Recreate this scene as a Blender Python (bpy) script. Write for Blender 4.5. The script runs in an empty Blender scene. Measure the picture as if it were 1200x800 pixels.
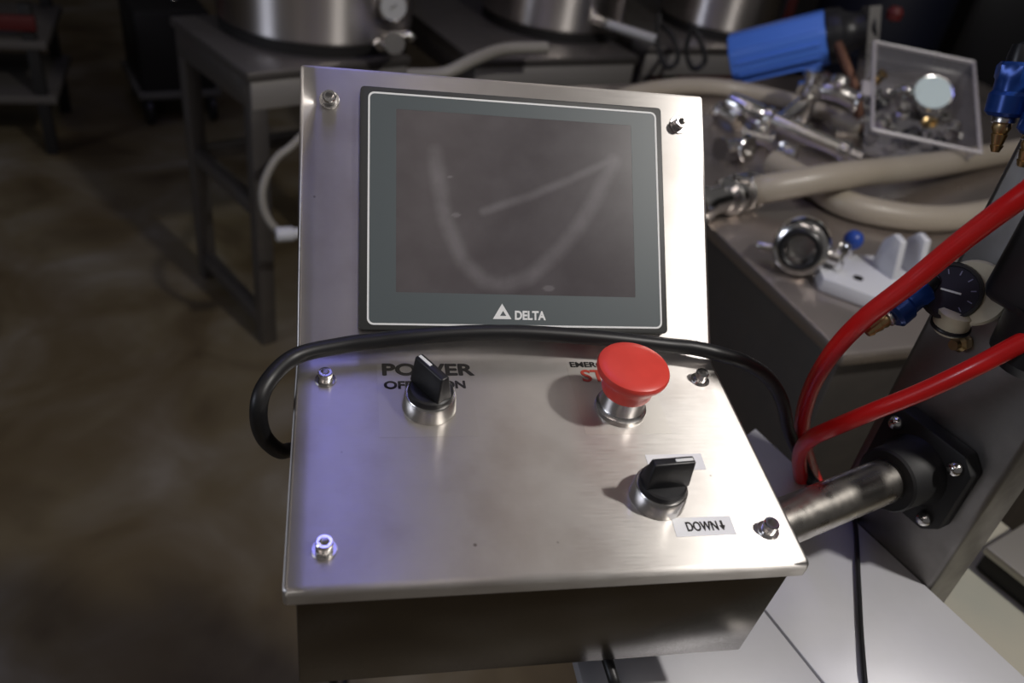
import bpy, bmesh, math, random
from mathutils import Vector, Matrix
random.seed(7)
sc = bpy.context.scene
col = sc.collection
R = math.radians

# ------------------------------------------------------------------ camera
cam_d = bpy.data.cameras.new('camera'); cam = bpy.data.objects.new('camera', cam_d); col.objects.link(cam)
CAM_R = Matrix(((0.976769, -0.009576, -0.214082), (-0.167629, 0.588225, -0.791133), (0.133504, 0.808641, 0.572955)))
CAM_C = Vector((-0.129004, -0.458429, 1.468106)); FPX = 954.85
m4 = CAM_R.to_4x4(); m4.translation = CAM_C; cam.matrix_world = m4
cam_d.sensor_width = 36; cam_d.lens = 36 * FPX / 1200; cam_d.clip_start = .02
cam_d.dof.use_dof = True; cam_d.dof.focus_distance = .57; cam_d.dof.aperture_fstop = 5.4
sc.camera = cam

# ------------------------------------------------------------------ world, exposure
sc.view_settings.view_transform = 'Standard'; sc.view_settings.look = 'None'
sc.view_settings.exposure = 0; sc.view_settings.gamma = 1; sc.view_settings.use_curve_mapping = False
w = bpy.data.worlds.new('world'); sc.world = w; w.use_nodes = True
w.node_tree.nodes['Background'].inputs[0].default_value = (.105, .10, .098, 1)
w.node_tree.nodes['Background'].inputs[1].default_value = .75

# ------------------------------------------------------------------ lamps of the hall (their housings are built further down)
def area(name, loc, target, size, power, color, size_y=None):
    l = bpy.data.lights.new(name, 'AREA'); l.energy = power; l.color = color; l.size = size
    if size_y: l.shape = 'RECTANGLE'; l.size_y = size_y
    else: l.shape = 'DISK'
    o = bpy.data.objects.new(name, l); col.objects.link(o); o.location = loc
    o.rotation_euler = (Vector(target) - Vector(loc)).to_track_quat('-Z', 'Y').to_euler()
    return o
KEY = Vector((1.18, -.62, 2.85))
area('work_lamp_light', KEY, (.25, .05, 1.1), .15, 33, (1, .955, .9))
TUBES = [((-.12, 1.1, 3.3), (.28, .28, 1), 4.2), ((.58, 1.2, 3.3), (1, .86, .76), 1.5), ((-1.1, -1.1, 3.3), (1, .86, .8), 3.6), ((.2, -1.2, 3.3), (1, .9, .84), 2.4)]
for i, (p, c, e) in enumerate(TUBES):
    area('tube_light_glow', p, (p[0], p[1], 0), .16, e, c, 1.3)

area('window_daylight', (-3.9, -.7, 2.0), (0, 0, 1.2), 1.1, 34, (.8, .85, 1), 1.0)

# ------------------------------------------------------------------ helpers
def at(px, py, z):
    """world point at height z seen at this pixel of the 1200x800 frame"""
    d = CAM_R @ Vector(((px - 600) / FPX, -(py - 400) / FPX, -1))
    return CAM_C + d * ((z - CAM_C.z) / d.z)
def atd(px, py, depth):
    return CAM_C + (CAM_R @ Vector(((px - 600) / FPX, -(py - 400) / FPX, -1))) * depth

MATS = {}
def mat(name, base, rough=.5, metal=0., noise=None, bump=0., stretch=(1, 1, 1), aniso=0., rvar=0., coat=0., spec=.5, trans=0., alpha=1., coords='Object', scale=20, detail=4, base2=None, lo=.35, hi=.65, ior=1.45):
    if name in MATS: return MATS[name]
    m = bpy.data.materials.new(name); m.use_nodes = True; nt = m.node_tree; N = nt.nodes; L = nt.links
    b = N['Principled BSDF']
    b.inputs['Base Color'].default_value = (*base, 1); b.inputs['Roughness'].default_value = rough; b.inputs['Metallic'].default_value = metal
    b.inputs['Anisotropic'].default_value = aniso; b.inputs['Coat Weight'].default_value = coat; b.inputs['Specular IOR Level'].default_value = spec
    b.inputs['Transmission Weight'].default_value = trans; b.inputs['Alpha'].default_value = alpha; b.inputs['IOR'].default_value = ior
    if base2 or rvar or bump:
        tc = N.new('ShaderNodeTexCoord'); mp = N.new('ShaderNodeMapping'); mp.inputs['Scale'].default_value = stretch
        L.new(tc.outputs[coords], mp.inputs[0])
        nz = N.new('ShaderNodeTexNoise'); nz.inputs['Scale'].default_value = scale; nz.inputs['Detail'].default_value = detail
        L.new(mp.outputs[0], nz.inputs['Vector'])
        if base2:
            mr = N.new('ShaderNodeMapRange'); mr.inputs[1].default_value = lo; mr.inputs[2].default_value = hi
            L.new(nz.outputs[0], mr.inputs[0])
            mx = N.new('ShaderNodeMix'); mx.data_type = 'RGBA'; mx.inputs[6].default_value = (*base, 1); mx.inputs[7].default_value = (*base2, 1)
            L.new(mr.outputs[0], mx.inputs[0]); L.new(mx.outputs[2], b.inputs['Base Color'])
        if rvar:
            mr = N.new('ShaderNodeMapRange'); mr.inputs[1].default_value = .3; mr.inputs[2].default_value = .7
            mr.inputs[3].default_value = max(.02, rough - rvar); mr.inputs[4].default_value = min(1, rough + rvar)
            L.new(nz.outputs[0], mr.inputs[0]); L.new(mr.outputs[0], b.inputs['Roughness'])
        if bump:
            bp = N.new('ShaderNodeBump'); bp.inputs['Strength'].default_value = bump; bp.inputs['Distance'].default_value = .001
            L.new(nz.outputs[0], bp.inputs['Height']); L.new(bp.outputs[0], b.inputs['Normal'])
    MATS[name] = m
    return m

def brushed(m, axis, aniso, rotation=0.):
    """brush marks: the highlight spreads across them"""
    N = m.node_tree.nodes; t = N.new('ShaderNodeTangent'); t.direction_type = 'RADIAL'; t.axis = axis
    b = N['Principled BSDF']; b.inputs['Anisotropic'].default_value = aniso; b.inputs['Anisotropic Rotation'].default_value = rotation
    m.node_tree.links.new(t.outputs[0], b.inputs['Tangent']); return m

class MB:
    """collects geometry of ONE mesh object"""
    def __init__(s): s.bm = bmesh.new()
    def _merge(s, b2, M=None):
        if M is not None: b2.transform(M)
        me = bpy.data.meshes.new('tmp'); b2.to_mesh(me); b2.free(); s.bm.from_mesh(me); bpy.data.meshes.remove(me)
        return s
    def box(s, c, size, bev=0, rot=None, seg=2):
        b = bmesh.new(); bmesh.ops.create_cube(b, size=1)
        bmesh.ops.scale(b, vec=size, verts=b.verts)
        if bev: bmesh.ops.bevel(b, geom=b.edges[:], offset=bev, segments=seg, affect='EDGES', profile=.5, clamp_overlap=True)
        M = Matrix.Translation(c)
        if rot is not None: M = M @ (rot.to_4x4() if not isinstance(rot, (int, float)) else Matrix.Rotation(rot, 4, 'Z'))
        return s._merge(b, M)
    def prism(s, pts, axis_from, axis_to, frame, bev=0):
        """polygon pts (a,b) in frame(a,b,t) extruded from t0 to t1"""
        b = bmesh.new(); n = len(pts)
        v0 = [b.verts.new(frame(p[0], p[1], axis_from)) for p in pts]; v1 = [b.verts.new(frame(p[0], p[1], axis_to)) for p in pts]
        b.faces.new(v0); b.faces.new(list(reversed(v1)))
        for i in range(n): b.faces.new((v0[i], v1[i], v1[(i + 1) % n], v0[(i + 1) % n]))
        bmesh.ops.recalc_face_normals(b, faces=b.faces[:])
        if bev: bmesh.ops.bevel(b, geom=b.edges[:], offset=bev, segments=2, affect='EDGES', profile=.5, clamp_overlap=True)
        return s._merge(b)
    def lathe(s, prof, origin=(0, 0, 0), axis=(0, 0, 1), n=32, hexes=(), ref=None):
        """prof: (r, h) along the axis; indices in hexes use a six-sided outline"""
        ax = Vector(axis).normalized(); M = ax.to_track_quat('Z', 'Y').to_matrix().to_4x4(); M.translation = Vector(origin)
        b = bmesh.new(); rings = []
        for i, (r, h) in enumerate(prof):
            ring = []
            for k in range(n):
                a = 2 * math.pi * k / n; rr = r
                if i in hexes:
                    t = (a % (math.pi / 3)) - math.pi / 6; rr = r * math.cos(math.pi / 6) / math.cos(t)
                ring.append(b.verts.new((rr * math.cos(a), rr * math.sin(a), h)))
            rings.append(ring)
        for i in range(len(rings) - 1):
            for k in range(n):
                b.faces.new((rings[i][k], rings[i][(k + 1) % n], rings[i + 1][(k + 1) % n], rings[i + 1][k]))
        if prof[0][0] > 1e-6: b.faces.new(list(reversed(rings[0])))
        if prof[-1][0] > 1e-6: b.faces.new(rings[-1])
        bmesh.ops.remove_doubles(b, verts=b.verts[:], dist=1e-7)
        bmesh.ops.recalc_face_normals(b, faces=b.faces[:])
        return s._merge(b, M)
    def tube(s, pts, r, n=14, res=8, smooth=True, cap=True):
        P = spline(pts, res) if smooth else [Vector(p) for p in pts]
        rf = r if callable(r) else (lambda t: r)
        b = bmesh.new(); rings = []; up = None
        for i, p in enumerate(P):
            t = (P[min(i + 1, len(P) - 1)] - P[max(i - 1, 0)]).normalized()
            if up is None: up = t.orthogonal().normalized()
            up = (up - t * up.dot(t)).normalized(); sd = t.cross(up)
            rr = rf(i / (len(P) - 1))
            rings.append([b.verts.new(p + (up * math.cos(2 * math.pi * k / n) + sd * math.sin(2 * math.pi * k / n)) * rr) for k in range(n)])
        for i in range(len(rings) - 1):
            for k in range(n): b.faces.new((rings[i][k], rings[i][(k + 1) % n], rings[i + 1][(k + 1) % n], rings[i + 1][k]))
        if cap: b.faces.new(list(reversed(rings[0]))); b.faces.new(rings[-1])
        bmesh.ops.recalc_face_normals(b, faces=b.faces[:])
        return s._merge(b)
    def torus(s, c, axis, Rm, r, n=28, k=10):
        ax = Vector(axis).normalized(); M = ax.to_track_quat('Z', 'Y').to_matrix().to_4x4(); M.translation = Vector(c)
        b = bmesh.new(); rings = []
        for i in range(n):
            a = 2 * math.pi * i / n
            rings.append([b.verts.new(((Rm + r * math.cos(2 * math.pi * j / k)) * math.cos(a), (Rm + r * math.cos(2 * math.pi * j / k)) * math.sin(a), r * math.sin(2 * math.pi * j / k))) for j in range(k)])
        for i in range(n):
            for j in range(k): b.faces.new((rings[i][j], rings[(i + 1) % n][j], rings[(i + 1) % n][(j + 1) % k], rings[i][(j + 1) % k]))
        bmesh.ops.recalc_face_normals(b, faces=b.faces[:])
        return s._merge(b, M)
    def build(s, name, m, parent=None, smooth=True, angle=35):
        me = bpy.data.meshes.new(name); s.bm.to_mesh(me); s.bm.free()
        o = bpy.data.objects.new(name, me); col.objects.link(o); o.data.materials.append(m)
        if smooth:
            for p in me.polygons: p.use_smooth = True
            me.set_sharp_from_angle(angle=R(angle))
        if parent: o.parent = parent
        return o

def spline(pts, res):
    P = [Vector(p) for p in pts]; out = []
    for i in range(len(P) - 1):
        p0 = P[max(i - 1, 0)]; p1 = P[i]; p2 = P[i + 1]; p3 = P[min(i + 2, len(P) - 1)]
        for k in range(res):
            t = k / res
            out.append(.5 * ((2 * p1) + (p2 - p0) * t + (2 * p0 - 5 * p1 + 4 * p2 - p3) * t * t + (3 * p1 - p0 - 3 * p2 + p3) * t ** 3))
    out.append(P[-1]); return out

def tag(o, label, cat, group=None):
    o['label'] = label; o['category'] = cat
    if group: o['group'] = group
    return o
def thing(name, label, cat, loc=(0, 0, 0), rz=0, group=None):
    o = bpy.data.objects.new(name, None); col.objects.link(o); o.location = loc; o.rotation_euler = (0, 0, rz); o.empty_display_size = .05
    return tag(o, label, cat, group)
def struct(o): o['kind'] = 'structure'; return o
def copy_tree(o, parent=None):
    c = o.copy(); col.objects.link(c); c.parent = parent
    for ch in o.children: copy_tree(ch, c)
    return c
def text_mesh(name, body, size, m, parent, M, offset=0., xs=1., depth=.0001, align='LEFT', bold=0.):
    cu = bpy.data.curves.new(name, 'FONT'); cu.body = body; cu.size = size; cu.offset = offset; cu.extrude = depth; cu.align_x = align
    t = bpy.data.objects.new(name, cu); col.objects.link(t)
    bpy.context.view_layer.update()
    me = bpy.data.meshes.new_from_object(t.evaluated_get(bpy.context.evaluated_depsgraph_get()))
    bpy.data.objects.remove(t)
    me.transform(Matrix.Diagonal((xs, 1, 1, 1)))
    if bold:
        bb = bmesh.new()
        for dx, dy in ((-bold, 0), (bold, 0), (0, bold * .8), (0, -bold * .8)):
            bb.from_mesh(me); n_ = len(me.vertices); bb.verts.ensure_lookup_table()
            bmesh.ops.translate(bb, vec=(dx, dy, dx * .02), verts=bb.verts[-n_:])
        bb.to_mesh(me); bb.free()
    me.transform(M)
    me.materials.clear(); me.materials.append(m)
    o = bpy.data.objects.new(name, me); col.objects.link(o); o.parent = parent
    return o

# ------------------------------------------------------------------ materials
def panel_steel():
    m = mat('brushed_steel_panel', (.6, .575, .55), .43, .96, rvar=.04, bump=.012, stretch=(4, 70, 70), scale=14)
    N = m.node_tree.nodes; L = m.node_tree.links; b = N['Principled BSDF']; tc = N.new('ShaderNodeTexCoord')
    n1 = N.new('ShaderNodeTexNoise'); n1.inputs['Scale'].default_value = 16; n1.inputs['Detail'].default_value = 5; L.new(tc.outputs['Object'], n1.inputs['Vector'])
    cr = N.new('ShaderNodeValToRGB'); e = cr.color_ramp.elements; e[0].position = .32; e[0].color = (.5, .465, .44, 1); e[1].position = .68; e[1].color = (.64, .615, .59, 1); k = e.new(.5); k.color = (.59, .565, .545, 1)
    L.new(n1.outputs[0], cr.inputs[0])
    vo = N.new('ShaderNodeTexVoronoi'); vo.inputs['Scale'].default_value = 42; L.new(tc.outputs['Object'], vo.inputs['Vector'])
    dm = N.new('ShaderNodeMapRange'); dm.inputs[1].default_value = .03; dm.inputs[2].default_value = .06; dm.inputs[3].default_value = 1; dm.inputs[4].default_value = 0; L.new(vo.outputs['Distance'], dm.inputs[0])
    sx = N.new('ShaderNodeSeparateColor'); L.new(vo.outputs['Color'], sx.inputs[0])
    gt_ = N.new('ShaderNodeMath'); gt_.operation = 'GREATER_THAN'; gt_.inputs[1].default_value = .62; L.new(sx.outputs[0], gt_.inputs[0])
    mm = N.new('ShaderNodeMath'); mm.operation = 'MULTIPLY'; L.new(dm.outputs[0], mm.inputs[0]); L.new(gt_.outputs[0], mm.inputs[1])
    mx = N.new('ShaderNodeMix'); mx.data_type = 'RGBA'; mx.inputs[7].default_value = (.22, .19, .17, 1); L.new(mm.outputs[0], mx.inputs[0]); L.new(cr.outputs[0], mx.inputs[6]); L.new(mx.outputs[2], b.inputs['Base Color'])
    return m
STEEL = brushed(panel_steel(), 'X', .92)
STEEL_D = mat('brushed_steel_shaded', (.17, .155, .145), .2, 1, rvar=.03, bump=.0, stretch=(60, 3, 60), scale=14, base2=(.15, .138, .128))  # same steel as the lid, base colour darkened to stand for the front's shade
CHROME = mat('polished_steel', (.72, .71, .7), .16, 1)
CHROME2 = mat('turned_steel', (.66, .64, .62), .27, 1)
PIPE = mat('polished_pipe', (.62, .59, .55), .3, 1, rvar=.08, stretch=(1, 1, 1), scale=60, base2=(.5, .47, .43))
COLUMN = mat('column_steel', (.3, .29, .28), .42, 1, rvar=.06, scale=30, base2=(.24, .23, .22))
DECK = mat('deck_steel', (.55, .55, .585), .45, .35, rvar=.1, scale=9, base2=(.46, .46, .49), bump=.05)
TANKM = brushed(mat('tank_steel', (.78, .74, .72), .34, 1), 'Z', .9, .25)
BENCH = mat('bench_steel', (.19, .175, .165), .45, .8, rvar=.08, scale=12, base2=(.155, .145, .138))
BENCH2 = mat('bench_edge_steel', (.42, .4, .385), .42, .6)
BLACKP = mat('black_plastic', (.012, .012, .014), .38)
BLACKR = mat('black_rubber', (.011, .011, .012), .42, spec=.5)
FLANGE = mat('black_flange', (.011, .011, .012), .55)
BEZEL = mat('bezel_grey', (.035, .036, .035), .45)
FACE = mat('panel_grey_blue', (.068, .085, .092), .42)
WHITE = mat('white_print', (.75, .76, .76), .5)
BLACKI = mat('black_print', (.016, .014, .013), .6)
REDI = mat('red_print', (.42, .05, .03), .6)
STICK = mat('white_sticker', (.86, .87, .9), .4)
FILM = brushed(mat('clear_label_film', (.59, .565, .535), .44, .96), 'X', .92)
REDP = mat('red_plastic', (.72, .062, .045), .36, base2=(.66, .055, .04), scale=60)
REDH = mat('red_hose', (.78, .014, .014), .3, coat=.2)
BLUEP = mat('blue_anodised', (.012, .055, .26), .28, .35)
BLUEM = mat('blue_painted_housing', (.07, .19, .68), .4)
BLUEK = mat('blue_knob_plastic', (.02, .06, .3), .3)
BRASS = mat('brass', (.55, .4, .2), .3, 1)
CREAM = mat('cream_plastic', (.62, .58, .42), .4, base2=(.55, .5, .36), scale=30)
HOSE = mat('beige_hose', (.37, .33, .275), .38, base2=(.33, .29, .235), scale=6, rvar=.05, coat=.1)
WHITEP = mat('white_plastic', (.55, .56, .6), .35)
HOSEW = mat('grey_white_hose', (.26, .245, .22), .45)
CLEARP = mat('clear_plastic', (.6, .58, .62), .22, alpha=.13, spec=.6)
CLEARR = mat('clear_plastic_rim', (.52, .49, .51), .3, alpha=.7)
DIALW = mat('gauge_dial_white', (.55, .66, .67), .5)
DIALD = mat('gauge_dial_dark', (.012, .012, .03), .35)
DARK = mat('dark_equipment', (.009, .008, .008), .6)
DARKBL = mat('dark_blue_drum', (.006, .008, .022), .6)
REDD = mat('dark_red_paint', (.075, .006, .006), .55)
SHEETM = mat('cream_machine_base', (.42, .39, .31), .5, base2=(.33, .335, .28), scale=5)
LAMPW = mat('lamp_enamel', (.6, .6, .58), .4)
WOOD = mat('timber', (.2, .135, .06), .7, base2=(.15, .1, .045), scale=10)

def floor_mat():
    m = bpy.data.materials.new('worn_concrete'); m.use_nodes = True; N = m.node_tree.nodes; L = m.node_tree.links; b = N['Principled BSDF']
    tc = N.new('ShaderNodeTexCoord')
    def noise(s, d, dist=0):
        n = N.new('ShaderNodeTexNoise'); n.inputs['Scale'].default_value = s; n.inputs['Detail'].default_value = d; n.inputs['Distortion'].default_value = dist
        L.new(tc.outputs['Object'], n.inputs['Vector']); return n
    def ramp(src, stops):
        r = N.new('ShaderNodeValToRGB'); e = r.color_ramp.elements
        e[0].position, e[0].color = stops[0][0], (*stops[0][1], 1); e[1].position, e[1].color = stops[-1][0], (*stops[-1][1], 1)
        for p, c in stops[1:-1]: k = e.new(p); k.color = (*c, 1)
        L.new(src.outputs[0], r.inputs[0]); return r
    a = ramp(noise(3.2, 8, .6), [(.3, (.075, .055, .03)), (.45, (.125, .1, .058)), (.58, (.15, .128, .092)), (.72, (.2, .182, .155))])
    c = ramp(noise(1.3, 5, 1.2), [(.42, (.72, .66, .58)), (.6, (1, 1, 1))])
    mx = N.new('ShaderNodeMix'); mx.data_type = 'RGBA'; mx.blend_type = 'MULTIPLY'; mx.inputs[0].default_value = 1
    L.new(a.outputs[0], mx.inputs[6]); L.new(c.outputs[0], mx.inputs[7]); L.new(mx.outputs[2], b.inputs['Base Color'])
    r = N.new('ShaderNodeMapRange'); r.inputs[3].default_value = .35; r.inputs[4].default_value = .7; L.new(noise(4, 6).outputs[0], r.inputs[0]); L.new(r.outputs[0], b.inputs['Roughness'])
    bp = N.new('ShaderNodeBump'); bp.inputs['Strength'].default_value = .15; L.new(noise(40, 6).outputs[0], bp.inputs['Height']); L.new(bp.outputs[0], b.inputs['Normal'])
    return m

# ------------------------------------------------------------------ the hall
o = struct(MB().box((1, 1.5, -.05), (10, 11, .1)).build('floor', floor_mat()))
WALLM = mat('dark_wall', (.035, .03, .028), .8, base2=(.028, .024, .022), scale=3)
struct(MB().box((1, 6.05, 1.9), (10, .1, 3.8)).build('wall_back', WALLM))
struct(MB().box((6.05, 1.5, 1.9), (.1, 9, 3.8)).build('wall_right', WALLM))
struct(MB().box((-4.05, 1.5, 1.9), (.1, 9, 3.8)).build('wall_left', WALLM))

# ------------------------------------------------------------------ control console (console frame: x right, y away along the lower panel, z its normal)
TH = R(5.5); ZB = 1.12; W = .308; H = W / 2; AU = R(42.93); LU = .2095; LL = .1805; HF = .11
con = thing('control_console', 'brushed stainless steel operator console with dark touch screen, switches and red stop button', 'control panel', (0, 0, ZB))
con.rotation_euler = (TH, 0, 0)
UP = Vector((0, math.cos(AU), math.sin(AU))); UN = Vector((0, -math.sin(AU), math.cos(AU)))
def U(x, s, n=0.): return Vector((x, 0, 0)) + UP * s + UN * n
MU = Matrix(((1, 0, 0, 0), (0, UP.y, UN.y, 0), (0, UP.z, UN.z, 0), (0, 0, 0, 1)))      # upper panel frame to console frame
# folded lid: profile with bends, swept over a cross section with folded side lips
def bend(p, d0, d1, r, n=6):
    """arc between directions (unit 2D) around corner p"""
    a = math.acos(max(-1, min(1, d0[0] * d1[0] + d0[1] * d1[1]))); t = r * math.tan(a / 2)
    s = 1 if d0[0] * d1[1] - d0[1] * d1[0] > 0 else -1
    st = (p[0] - d0[0] * t, p[1] - d0[1] * t); c = (st[0] - s * d0[1] * r, st[1] + s * d0[0] * r); out = []
    for i in range(n + 1):
        th = s * a * i / n; nx, ny = s * d0[1], -s * d0[0]
        x, y = nx * math.cos(th) - ny * math.sin(th), nx * math.sin(th) + ny * math.cos(th)
        dx, dy = d0[0] * math.cos(th) - d0[1] * math.sin(th), d0[0] * math.sin(th) + d0[1] * math.cos(th)
        out.append(((c[0] + x * r, c[1] + y * r), (-dy, dx)))
    return out
LIP = .0115
cu, su = math.cos(AU), math.sin(AU)
prof = [((-LL, -LIP), (-1, 0))] + bend((-LL, 0), (0, 1), (1, 0), .0045) + bend((0, 0), (1, 0), (cu, su), .011, 8)
top = (cu * LU, su * LU); bk = (su, -cu)
prof += bend(top, (cu, su), bk, .003) + [((top[0] + bk[0] * LIP, top[1] + bk[1] * LIP), (cu, su))]
fill = []
for a, b in zip(prof[:-1], prof[1:]):
    fill.append(a); dist = math.dist(a[0], b[0])
    k = int(dist / .03)
    for j in range(1, k + 1):
        t = j / (k + 1); fill.append(((a[0][0] + (b[0][0] - a[0][0]) * t, a[0][1] + (b[0][1] - a[0][1]) * t), a[1] if dist > .02 and abs(a[1][0] - b[1][0]) < .01 else b[1]))
fill.append(prof[-1])
rs = .003
cross = [(-H, -LIP), (-H, -rs)] + [(-H + rs - rs * math.cos(R(a)), -rs + rs * math.sin(R(a))) for a in (22, 45, 68, 90)]
xs_mid = [-H + .012 + i * (2 * H - .024) / 10 for i in range(11)]
cross = cross + [(x, 0) for x in xs_mid] + [(-x, d) for x, d in reversed(cross)]
bm = bmesh.new(); grid = [[bm.verts.new((x, p[0] + n[0] * d, p[1] + n[1] * d)) for x, d in cross] for p, n in fill]
for i in range(len(grid) - 1):
    for k in range(len(cross) - 1): bm.faces.new((grid[i][k], grid[i][k + 1], grid[i + 1][k + 1], grid[i + 1][k]))
bmesh.ops.recalc_face_normals(bm, faces=bm.faces[:])
mb = MB(); mb.bm.free(); mb.bm = bm
lid = mb.build('lid', STEEL, con, angle=50)
lid['label'] = 'brushed steel lid bent into two sloped panels with folded lips'
# body box under the lid
HB = H - .0065
pb = [(-LL + .0045, -.0035), (-LL + .0045, -HF), (.13, -HF), (top[0] - .003, su * LU - .02), (top[0] - .004 - .004 * su, su * LU - .008), (.002, -.0035)]
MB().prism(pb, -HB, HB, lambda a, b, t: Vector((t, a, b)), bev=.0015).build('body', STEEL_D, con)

# socket screws with washers
def screw(parent, M):
    b = MB().lathe([(.0046, .0012), (.0048, .0016), (.0048, .0076), (.0043, .0082), (.0031, .0082), (.0030, .0035), (0, .0035)], n=30, hexes=(4, 5)).build('screw', CHROME, parent)
    b.data.transform(M)
    wsh = MB().lathe([(.0068, 0), (.0072, .0004), (.0068, .0013), (.003, .0013)], n=30).build('washer', CHROME2, b); wsh.data.transform(M)
    return b
for x, s in ((-.1335, .184), (.1318, .184)): screw(con, MU @ Matrix.Translation((x, s, 0)))
for x, y in ((-.134, -.0215), (.136, -.0215), (-.1328, -.155), (.135, -.155)): screw(con, Matrix.Translation((x, y, 0)))

# touch screen unit
HX0, HX1, HS0, HS1, HT = -.112, .1151, .0195, .1937, .0072
def rrect(x0, x1, y0, y1, r, n=5):
    out = []
    for cx, cy, a0 in ((x1 - r, y1 - r, 0), (x0 + r, y1 - r, 90), (x0 + r, y0 + r, 180), (x1 - r, y0 + r, 270)):
        for k in range(n + 1): a = R(a0 + 90 * k / n); out.append((cx + r * math.cos(a), cy + r * math.sin(a)))
    return out
UF = lambda a, b, t: U(a, b, t)
hmi = MB().prism(rrect(HX0, HX1, HS0, HS1, .003), .0, HT, UF, bev=.0009).build('touch_screen_unit', BEZEL, con)
hmi['label'] = 'grey framed touch screen unit with white outline'
def ring(o_, i_, z0, z1, m, name, parent):
    b = bmesh.new(); n = len(o_)
    A = [b.verts.new(U(p[0], p[1], z1)) for p in o_]; B_ = [b.verts.new(U(p[0], p[1], z1)) for p in i_]
    A0 = [b.verts.new(U(p[0], p[1], z0)) for p in o_]; B0 = [b.verts.new(U(p[0], p[1], z0)) for p in i_]
    for k in range(n):
        j = (k + 1) % n
        b.faces.new((A[k], A[j], B_[j], B_[k])); b.faces.new((A0[k], A0[j], A[j], A[k])); b.faces.new((B_[k], B_[j], B0[j], B0[k]))
    bmesh.ops.recalc_face_normals(b, faces=b.faces[:])
    q = MB(); q.bm.free(); q.bm = b
    return q.build(name, m, parent, angle=30)
ox = (-.1066, .1107, .0230, .1898); lw = .0013
ring(rrect(*ox, .0045), rrect(ox[0] + lw, ox[1] - lw, ox[2] + lw, ox[3] - lw, .0035), HT - .0005, HT + .00035, WHITE, 'white_outline', hmi)
SX0, SX1, SS0, SS1 = -.0868, .0902, .0462, .1782
ring(rrect(ox[0] + lw, ox[1] - lw, ox[2] + lw, ox[3] - lw, .0035), rrect(SX0, SX1, SS0, SS1, .0006), HT - .0005, HT + .0002, FACE, 'face_plate', hmi)
# the screen glass with wiped smears (points of the wipe in fractions of the glass)
def sm(x, y): return ((x - 160) / 665, (640 - y) / 500)
wipe1 = [sm(*p) for p in ((265, 255), (275, 350), (295, 450), (340, 555), (395, 605), (455, 615), (520, 590), (600, 520), (660, 450), (715, 360), (770, 250))]
wipe2 = [sm(*p) for p in ((395, 412), (520, 365), (640, 310), (720, 270), (775, 245))]
def segd(p, a, b):
    ax, ay = (p[0] - a[0]) * 1.33, p[1] - a[1]; bx, by = (b[0] - a[0]) * 1.33, b[1] - a[1]
    t = max(0, min(1, (ax * bx + ay * by) / (bx * bx + by * by))); return math.hypot(ax - bx * t, ay - by * t)
def wipe(p):
    v = 0
    for pts, wd, st in ((wipe1, .046, .75), (wipe2, .026, .8)):
        d = min(segd(p, a, b) for a, b in zip(pts[:-1], pts[1:]))
        v = max(v, st * max(0, min(1, (wd * 1.3 - d) / wd)))
    for q, rr in ((sm(320, 425), .022), (sm(575, 620), .026), (sm(305, 320), .01)):
        d = math.hypot((p[0] - q[0]) * .9, (p[1] - q[1]) * 1.6); v = max(v, 1.5 * max(0, min(1, (rr - d) / (rr * .5))))
    return v
nx, ny = 132, 100; vs = []; fs = []; val = []
for j in range(ny + 1):
    for i in range(nx + 1):
        fx, fy = i / nx, j / ny
        vs.append(U(SX0 + (SX1 - SX0) * fx, SS0 + (SS1 - SS0) * fy, HT + .0001)); val.append(wipe((fx, fy)))
for j in range(ny):
    for i in range(nx): a = j * (nx + 1) + i; fs.append((a, a + 1, a + nx + 2, a + nx + 1))
me = bpy.data.meshes.new('screen'); me.from_pydata(vs, [], fs)
at_ = me.attributes.new('smear', 'FLOAT', 'POINT'); at_.data.foreach_set('value', val)
scr = bpy.data.objects.new('screen', me); col.objects.link(scr); scr.parent = hmi; scr['label'] = 'dark glossy screen with a curved wipe smear'
m = bpy.data.materials.new('smeared_screen'); m.use_nodes = True; N = m.node_tree.nodes; L = m.node_tree.links; b = N['Principled BSDF']
an = N.new('ShaderNodeAttribute'); an.attribute_name = 'smear'; tc = N.new('ShaderNodeTexCoord')
nz = N.new('ShaderNodeTexNoise'); nz.inputs['Scale'].default_value = 35; nz.inputs['Detail'].default_value = 6; L.new(tc.outputs['Object'], nz.inputs[0])
mu = N.new('ShaderNodeMath'); mu.operation = 'MULTIPLY'; L.new(an.outputs['Fac'], mu.inputs[0])
mr = N.new('ShaderNodeMapRange'); mr.inputs[1].default_value = .25; mr.inputs[2].default_value = .6; mr.inputs[3].default_value = .55; mr.inputs[4].default_value = 1; L.new(nz.outputs[0], mr.inputs[0]); L.new(mr.outputs[0], mu.inputs[1])
ad = N.new('ShaderNodeMapRange'); ad.inputs[1].default_value = .35; ad.inputs[2].default_value = .75; ad.inputs[3].default_value = 0; ad.inputs[4].default_value = .34; L.new(nz.outputs[0], ad.inputs[0])
su_ = N.new('ShaderNodeMath'); su_.operation = 'ADD'; L.new(mu.outputs[0], su_.inputs[0]); L.new(ad.outputs[0], su_.inputs[1])
mx = N.new('ShaderNodeMix'); mx.data_type = 'RGBA'; mx.inputs[6].default_value = (.047, .039, .044, 1); mx.inputs[7].default_value = (.118, .108, .116, 1)
L.new(su_.outputs[0], mx.inputs[0]); L.new(mx.outputs[2], b.inputs['Base Color']); b.inputs['Roughness'].default_value = .26
me.materials.append(m)
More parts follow.
